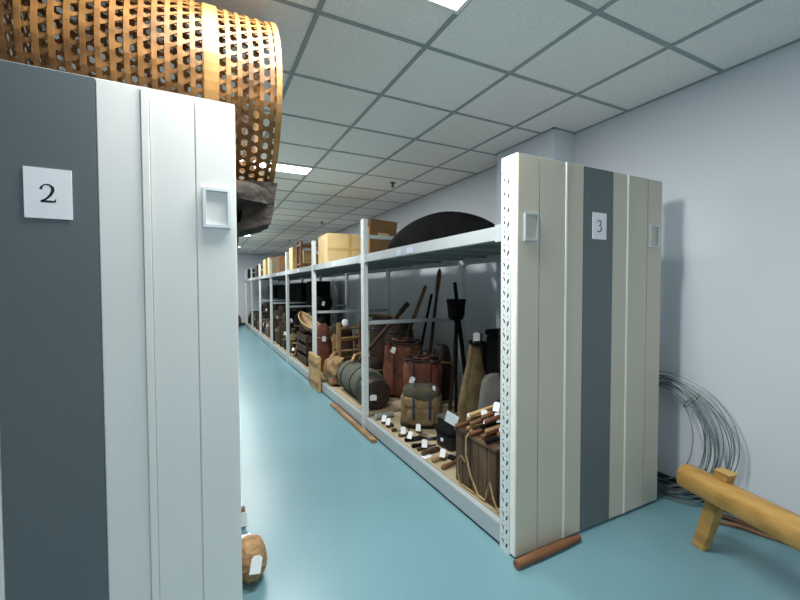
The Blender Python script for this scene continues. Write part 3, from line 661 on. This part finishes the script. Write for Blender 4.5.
# ------------------------------------------------------------------ bays three to seven: darker, smaller goods
y3 = RY+.119+2*BAY+.08
t = thing('wooden_trough', 'tan boat-shaped wooden trough propped up in the third bay', 'trough', (1.62, y3+1.05, ZD+.53), (.25, 0, .1))
m = MB(); V = []; nu = 17; nv = 9
for i in range(nu):
    u = -1+2*i/(nu-1); wdt = .13*math.sqrt(max(.02, 1-u*u)); dp = .14*math.sqrt(max(.03, 1-u*u))
    for k in range(nv):
        q = PI*k/(nv-1); V.append((wdt*math.cos(q), .48*u, .16-dp*math.sin(q)+.04*u*u))
for i in range(nu):
    u = -1+2*i/(nu-1); wdt = .115*math.sqrt(max(.02, 1-u*u)); dp = .12*math.sqrt(max(.03, 1-u*u))
    for k in range(nv):
        q = PI*k/(nv-1); V.append((wdt*math.cos(q), .46*u, .16-dp*math.sin(q)+.04*u*u))
o_ = nu*nv; Fs = [(i*nv+k, i*nv+k+1, (i+1)*nv+k+1, (i+1)*nv+k) for i in range(nu-1) for k in range(nv-1)]
Fs += [tuple(q+o_ for q in f) for f in Fs]+[(i*nv+e, (i+1)*nv+e, o_+(i+1)*nv+e, o_+i*nv+e) for i in range(nu-1) for e in (0, nv-1)]
obj('hull', m.add(V, Fs), 'tan_wood', t, smooth=True); obj('rim_lip', MB().tube([V[i*nv] for i in range(nu)]+[V[i*nv+nv-1] for i in range(nu-1, -1, -1)], .009, 6, closed=True), 'pale_wood', t, smooth=True)
t = thing('wood_crate', 'low dark slatted crate carrying the boat-shaped trough', 'crate', (1.62, y3+1.05, ZD))
for z in (.02, .20, .38):
    for x in (-.13, .13): obj('slat', MB().box(x-.01, x+.01, -.35, .35, z, z+.12), 'dark_wood', t, bevel=.003)
    for y in (-.35, .35): obj('slat', MB().box(-.118, .118, y-.01, y+.01, z, z+.12), 'dark_wood', t, bevel=.003)
for x in (-.105, .105):
    for y in (-.32, .32): obj('corner_post', MB().box(x-.014, x+.014, y-.018, y+.018, 0, .51), 'dark_wood', t)
tool('hand_tool', 'brown hooked adze with white tag at the edge of the third bay', (1.47, y3+1.60, ZD+.02), (1.55, y3+1.47, ZD+.40), 'axe', 'tan_wood', 'black_metal', .55, .018)
BAYN = ['first', 'second', 'third', 'fourth', 'fifth', 'sixth', 'seventh']
COLS = [('leather_dark', 'dark leather'), ('canvas_olive', 'olive canvas'), ('black', 'black cloth'), ('hide_tan', 'tan hide'), ('dark_wood', 'dark fibre'), ('grey_cloth', 'grey cloth'), ('leather_red', 'red-brown leather')]
def bayy(n): return RY+.119+(n)*BAY+.10
plan = {2: [('cask', 1.98, .35, .17, .62, 0, 0), ('sack', 1.60, 1.72, .12, .34, 2, 1), ('cask', 1.99, 1.73, .14, .7, 0, 0)],
        3: [('sack', 1.60, .30, .14, .36, 3, 0), ('sack', 1.60, .72, .13, .28, 0, 1), ('cask', 1.62, 1.20, .15, .50, 0, 1), ('sack', 1.60, 1.62, .13, .40, 1, 1), ('cask', 2.0, .8, .17, .66, 0, 0)],
        4: [('cask', 1.62, .30, .15, .46, 0, 1), ('sack', 1.60, .75, .14, .42, 6, 0), ('sack', 1.60, 1.20, .14, .30, 5, 1), ('sack', 1.60, 1.62, .13, .44, 0, 1)],
        5: [('sack', 1.60, .32, .14, .40, 4, 1), ('sack', 1.60, .85, .15, .34, 3, 1), ('cask', 1.62, 1.45, .16, .52, 0, 0)],
        6: [('sack', 1.60, .35, .15, .42, 1, 1), ('cask', 1.62, .95, .16, .48, 0, 1), ('sack', 1.60, 1.50, .15, .36, 2, 0)]}
ORD = ['nearest', 'second', 'third', 'fourth', 'fifth']
for n, items in plan.items():
    ks = 0; kc = 0
    for k, (kd, x, dy, r, h_, ci, tg) in enumerate(items):
        y = bayy(n)+dy
        if kd == 'sack':
            m_, tx = COLS[ci]
            sack_thing('goods_sack', f'{tx} sack in the {BAYN[n]} bay, {ORD[k]} along the deck', 'sack', (x, y, ZD), r, r*1.15, h_, m_, n*5+k, (.6, .7), .12, .85, (-.05, -r*1.2, h_*.6) if tg else None, .75, 0, 3.0, True)
        else:
            t = thing('wooden_cask', f'dark hooped wooden cask in the {BAYN[n]} bay, {ORD[k]} along the deck', 'cask', (x, y, ZD))
            obj('body', MB().lathe([(r*.85, 0), (r*.97, h_*.25), (r, h_*.5), (r*.97, h_*.75), (r*.85, h_), (r*.78, h_), (r*.78, h_-.03)], 20), 'dark_wood', t, smooth=True)
            for z in (.2, .8): obj('hoop', MB().lathe([(r*.95, h_*z-.015), (r*.99, h_*z), (r*.95, h_*z+.015)], 20, caps=False), 'black_metal', t, smooth=True)
            if tg: paper_tag(t, (-.04, -r*1.06, h_*.6), .06, .085, (0, .2, FACE*.6))
MID = [('tall dark leather hamper', 'leather_dark', .14, .17, .78), ('black cloth hamper', 'black', .15, .15, .70), ('olive canvas hamper', 'canvas_olive', .14, .16, .62)]
for n in range(2, 7):
    for k, dy in enumerate({2: (.85,), 3: (.30, 1.35), 4: (.35, .95, 1.55), 5: (.4, 1.0), 6: (.6, 1.3)}[n]):
        tx, m_, a_, b_, h_ = MID[(n+k) % 3]
        sack_thing('hamper', f'{tx} in the {BAYN[n]} bay, second row'+(', nearer' if k == 0 else ', middle' if (k == 1 and n == 4) else ', farther'), 'hamper', (1.98, bayy(n)+dy, ZD), a_, b_, h_, m_, 60+n*3+k, (.45, .6), .10, .85, (-.05, -b_*1.12, h_*.7) if k == 0 else None, .6)
# tall dark cupboards and tarpaulin-covered frames at the back
for n, (dy, ln, h_) in {3: (.9, .75, 1.42), 4: (.2, 1.45, 1.40), 5: (.2, 1.5, 1.36), 6: (.2, 1.5, 1.38)}.items():
    t = thing('dark_cupboard', f'tall black cupboard at the back of the {BAYN[n]} bay', 'cupboard', (2.20, bayy(n)+dy, ZD), group='black cupboards along the wall')
    obj('body', MB().box(0, .34, 0, ln, 0, h_), 'black', t, bevel=.01)
    for q in (0, 1): 
        d_ = obj('door', MB().box(-.014, -.001, ln*.5*q+.01, ln*.5*(q+1)-.01, .04, h_-.03), 'black', t, bevel=.004)
        obj('knob', MB().lathe([(.006, 0), (.006, .012), (.014, .018), (.012, .028), (.002, .03)], 10), 'grey_metal', d_, (-.014, ln*.5+(.06 if q else -.06), h_*.5), (0, -PI/2, 0), smooth=True)
t = thing('black_saddle', 'black humped saddle on a stand in the third bay', 'saddle', (1.94, bayy(2)+1.25, ZD), (0, 0, 0))
obj('stand', MB().lathe([(.15, 0), (.14, .02), (.05, .05), (.045, .85), (.12, .9)], 14), 'black', t, smooth=True)
obj('seat', MB().sack(.14, .17, .25, .7, .8, .12, 17), 'black', t, (0, 0, .88), smooth=True); paper_tag(t, (-.06, -.18, 1.0), .05, .08, (0, .2, FACE))

# ------------------------------------------------------------------ goods on the top shelf of rack 3
zt = ZT+.001
t = thing('black_dome', 'large black hump-shaped shell on the top shelf nearest panel 3', 'shell', (1.97, 3.03, zt), (0, 0, .54))
m = MB(); nA, nB = 48, 14; V = []
for i in range(nB+1):
    b_ = PI/2*i/nB
    for j in range(nA):
        a_ = 2*PI*j/nA; c_ = math.cos(b_)**1.15; V.append((.13*math.cos(a_)*c_, .61*math.sin(a_)*c_, .365*math.sin(b_)))
m.add(V, [(i*nA+j, i*nA+(j+1) % nA, (i+1)*nA+(j+1) % nA, (i+1)*nA+j) for i in range(nB) for j in range(nA)]+[tuple(range(nA))[::-1]])
obj('shell', m, 'black', t, smooth=True)
obj('rim', MB().tube([(.135*math.cos(q), .613*math.sin(q), .012) for q in [2*PI*i/48 for i in range(48)]], .012, 6, closed=True), 'leather_dark', t, smooth=True)
def carton(label, loc, sx, sy, sz, mt, rot=0, tape=True, battens=False, flap=False):
    t = thing('storage_box', label, 'box', loc, (0, 0, rot))
    obj('body', MB().box(0, sx, 0, sy, 0, sz), mt, t, bevel=.004)
    if tape:
        obj('tape', MB().box(sx*.46, sx*.54, -.0015, 0, 0, sz), 'tape', t); obj('tape', MB().box(0, sx, -.0018, -.0003, sz*.42, sz*.5), 'tape', t)
        obj('tape', MB().box(-.0015, 0, sy*.4, sy*.6, 0, sz), 'tape', t); obj('tape', MB().box(sx*.88, sx*.93, -.0015, 0, 0, sz), 'tape', t)
    if flap:
        obj('flap', MB().box(0, sx, -.003, .003, 0, .1), mt, t, (0, sy, sz-.004), (-.5, 0, 0)); obj('flap', MB().box(0, sx, -.003, .003, 0, .09), mt, t, (0, 0, sz-.004), (.12, .04, 0))
        obj('tear', MB().box(sx*.3, sx*.7, -.0012, 0, sz*.72, sz*.82), 'pale_carton', t)
    return t
carton('pale taped carton, largest on the top shelf, above the ladder-back frame', (1.425, 4.85, zt), .60, .50, .37, 'pale_carton', -.03)
carton('brown open cardboard box on the top shelf beside the black shell', (1.70, 4.12, zt), .36, .22, .37, 'cardboard', .10, False, flap=True)
carton('dark brown box behind the large pale carton on the top shelf', (2.08, 4.9, zt), .35, .45, .40, 'dark_wood', 0, False)
t = thing('wood_rack', 'open wooden frame standing on the top shelf of the third bay', 'frame', (1.47, bayy(2)+.95, zt))
for x in (0, .28):
    for y in (0, .3): obj('post', MB().box(x, x+.035, y, y+.035, 0, .46), 'mid_wood', t, bevel=.003)
for z in (.06, .38):
    for y in (0, .3): obj('rail', MB().box(.036, .279, y+.005, y+.03, z, z+.03), 'mid_wood', t)
    for x in (0, .28): obj('rail', MB().box(x+.005, x+.03, .036, .299, z, z+.03), 'mid_wood', t)
carton('small dark brown box behind the third post on the top shelf', (1.75, bayy(2)+.2, zt), .30, .35, .38, 'mid_wood', 0, False)
carton('narrow upright pale carton beside the wooden frame on the top shelf', (1.44, bayy(2)+1.45, zt), .14, .30, .40, 'pale_carton', 0, False)
carton('pale carton inside the wooden frame row, partly behind it', (1.60, bayy(2)+1.32, zt), .26, .40, .34, 'pale_carton', 0)
carton('brown box in the fourth bay of the top shelf, nearest its post', (1.52, bayy(3)+.35, zt), .40, .40, .32, 'mid_wood', 0, False)
carton('wide brown carton in the fourth bay of the top shelf', (1.46, bayy(3)+.95, zt), .50, .70, .36, 'cardboard', 0, False)
carton('bright pale carton at the start of the fifth bay top shelf', (1.46, bayy(4)+.30, zt), .20, .35, .42, 'pale_carton', 0, False)
carton('bright pale carton farther along the fifth bay top shelf', (1.46, bayy(4)+1.0, zt), .22, .45, .42, 'pale_carton', 0)
carton('brown box at the start of the sixth bay top shelf', (1.50, bayy(5)+.4, zt), .35, .5, .30, 'cardboard', 0, False)
carton('dark box at the end of the sixth bay top shelf', (1.50, bayy(5)+1.2, zt), .35, .5, .36, 'dark_wood', 0, False)
carton('black box at the far end of the top shelf', (1.48, bayy(6)+.9, zt), .45, .8, .34, 'black', 0, False)
# heap at the far end of the aisle
sack_thing('goods_sack', 'brown lumpy sack on the floor at the far end of the aisle', 'sack', (1.08, 15.55, 0.001), .22, .20, .42, 'mid_wood', 41, (.7, .8), .15, .8, None, .7, 0, 3, True)
sack_thing('goods_sack', 'dark sack against the far wall beside the brown one', 'sack', (.62, 15.6, 0.001), .24, .2, .35, 'leather_dark', 43, (.7, .8), .15, .8, None, .7, 0, 3, True)
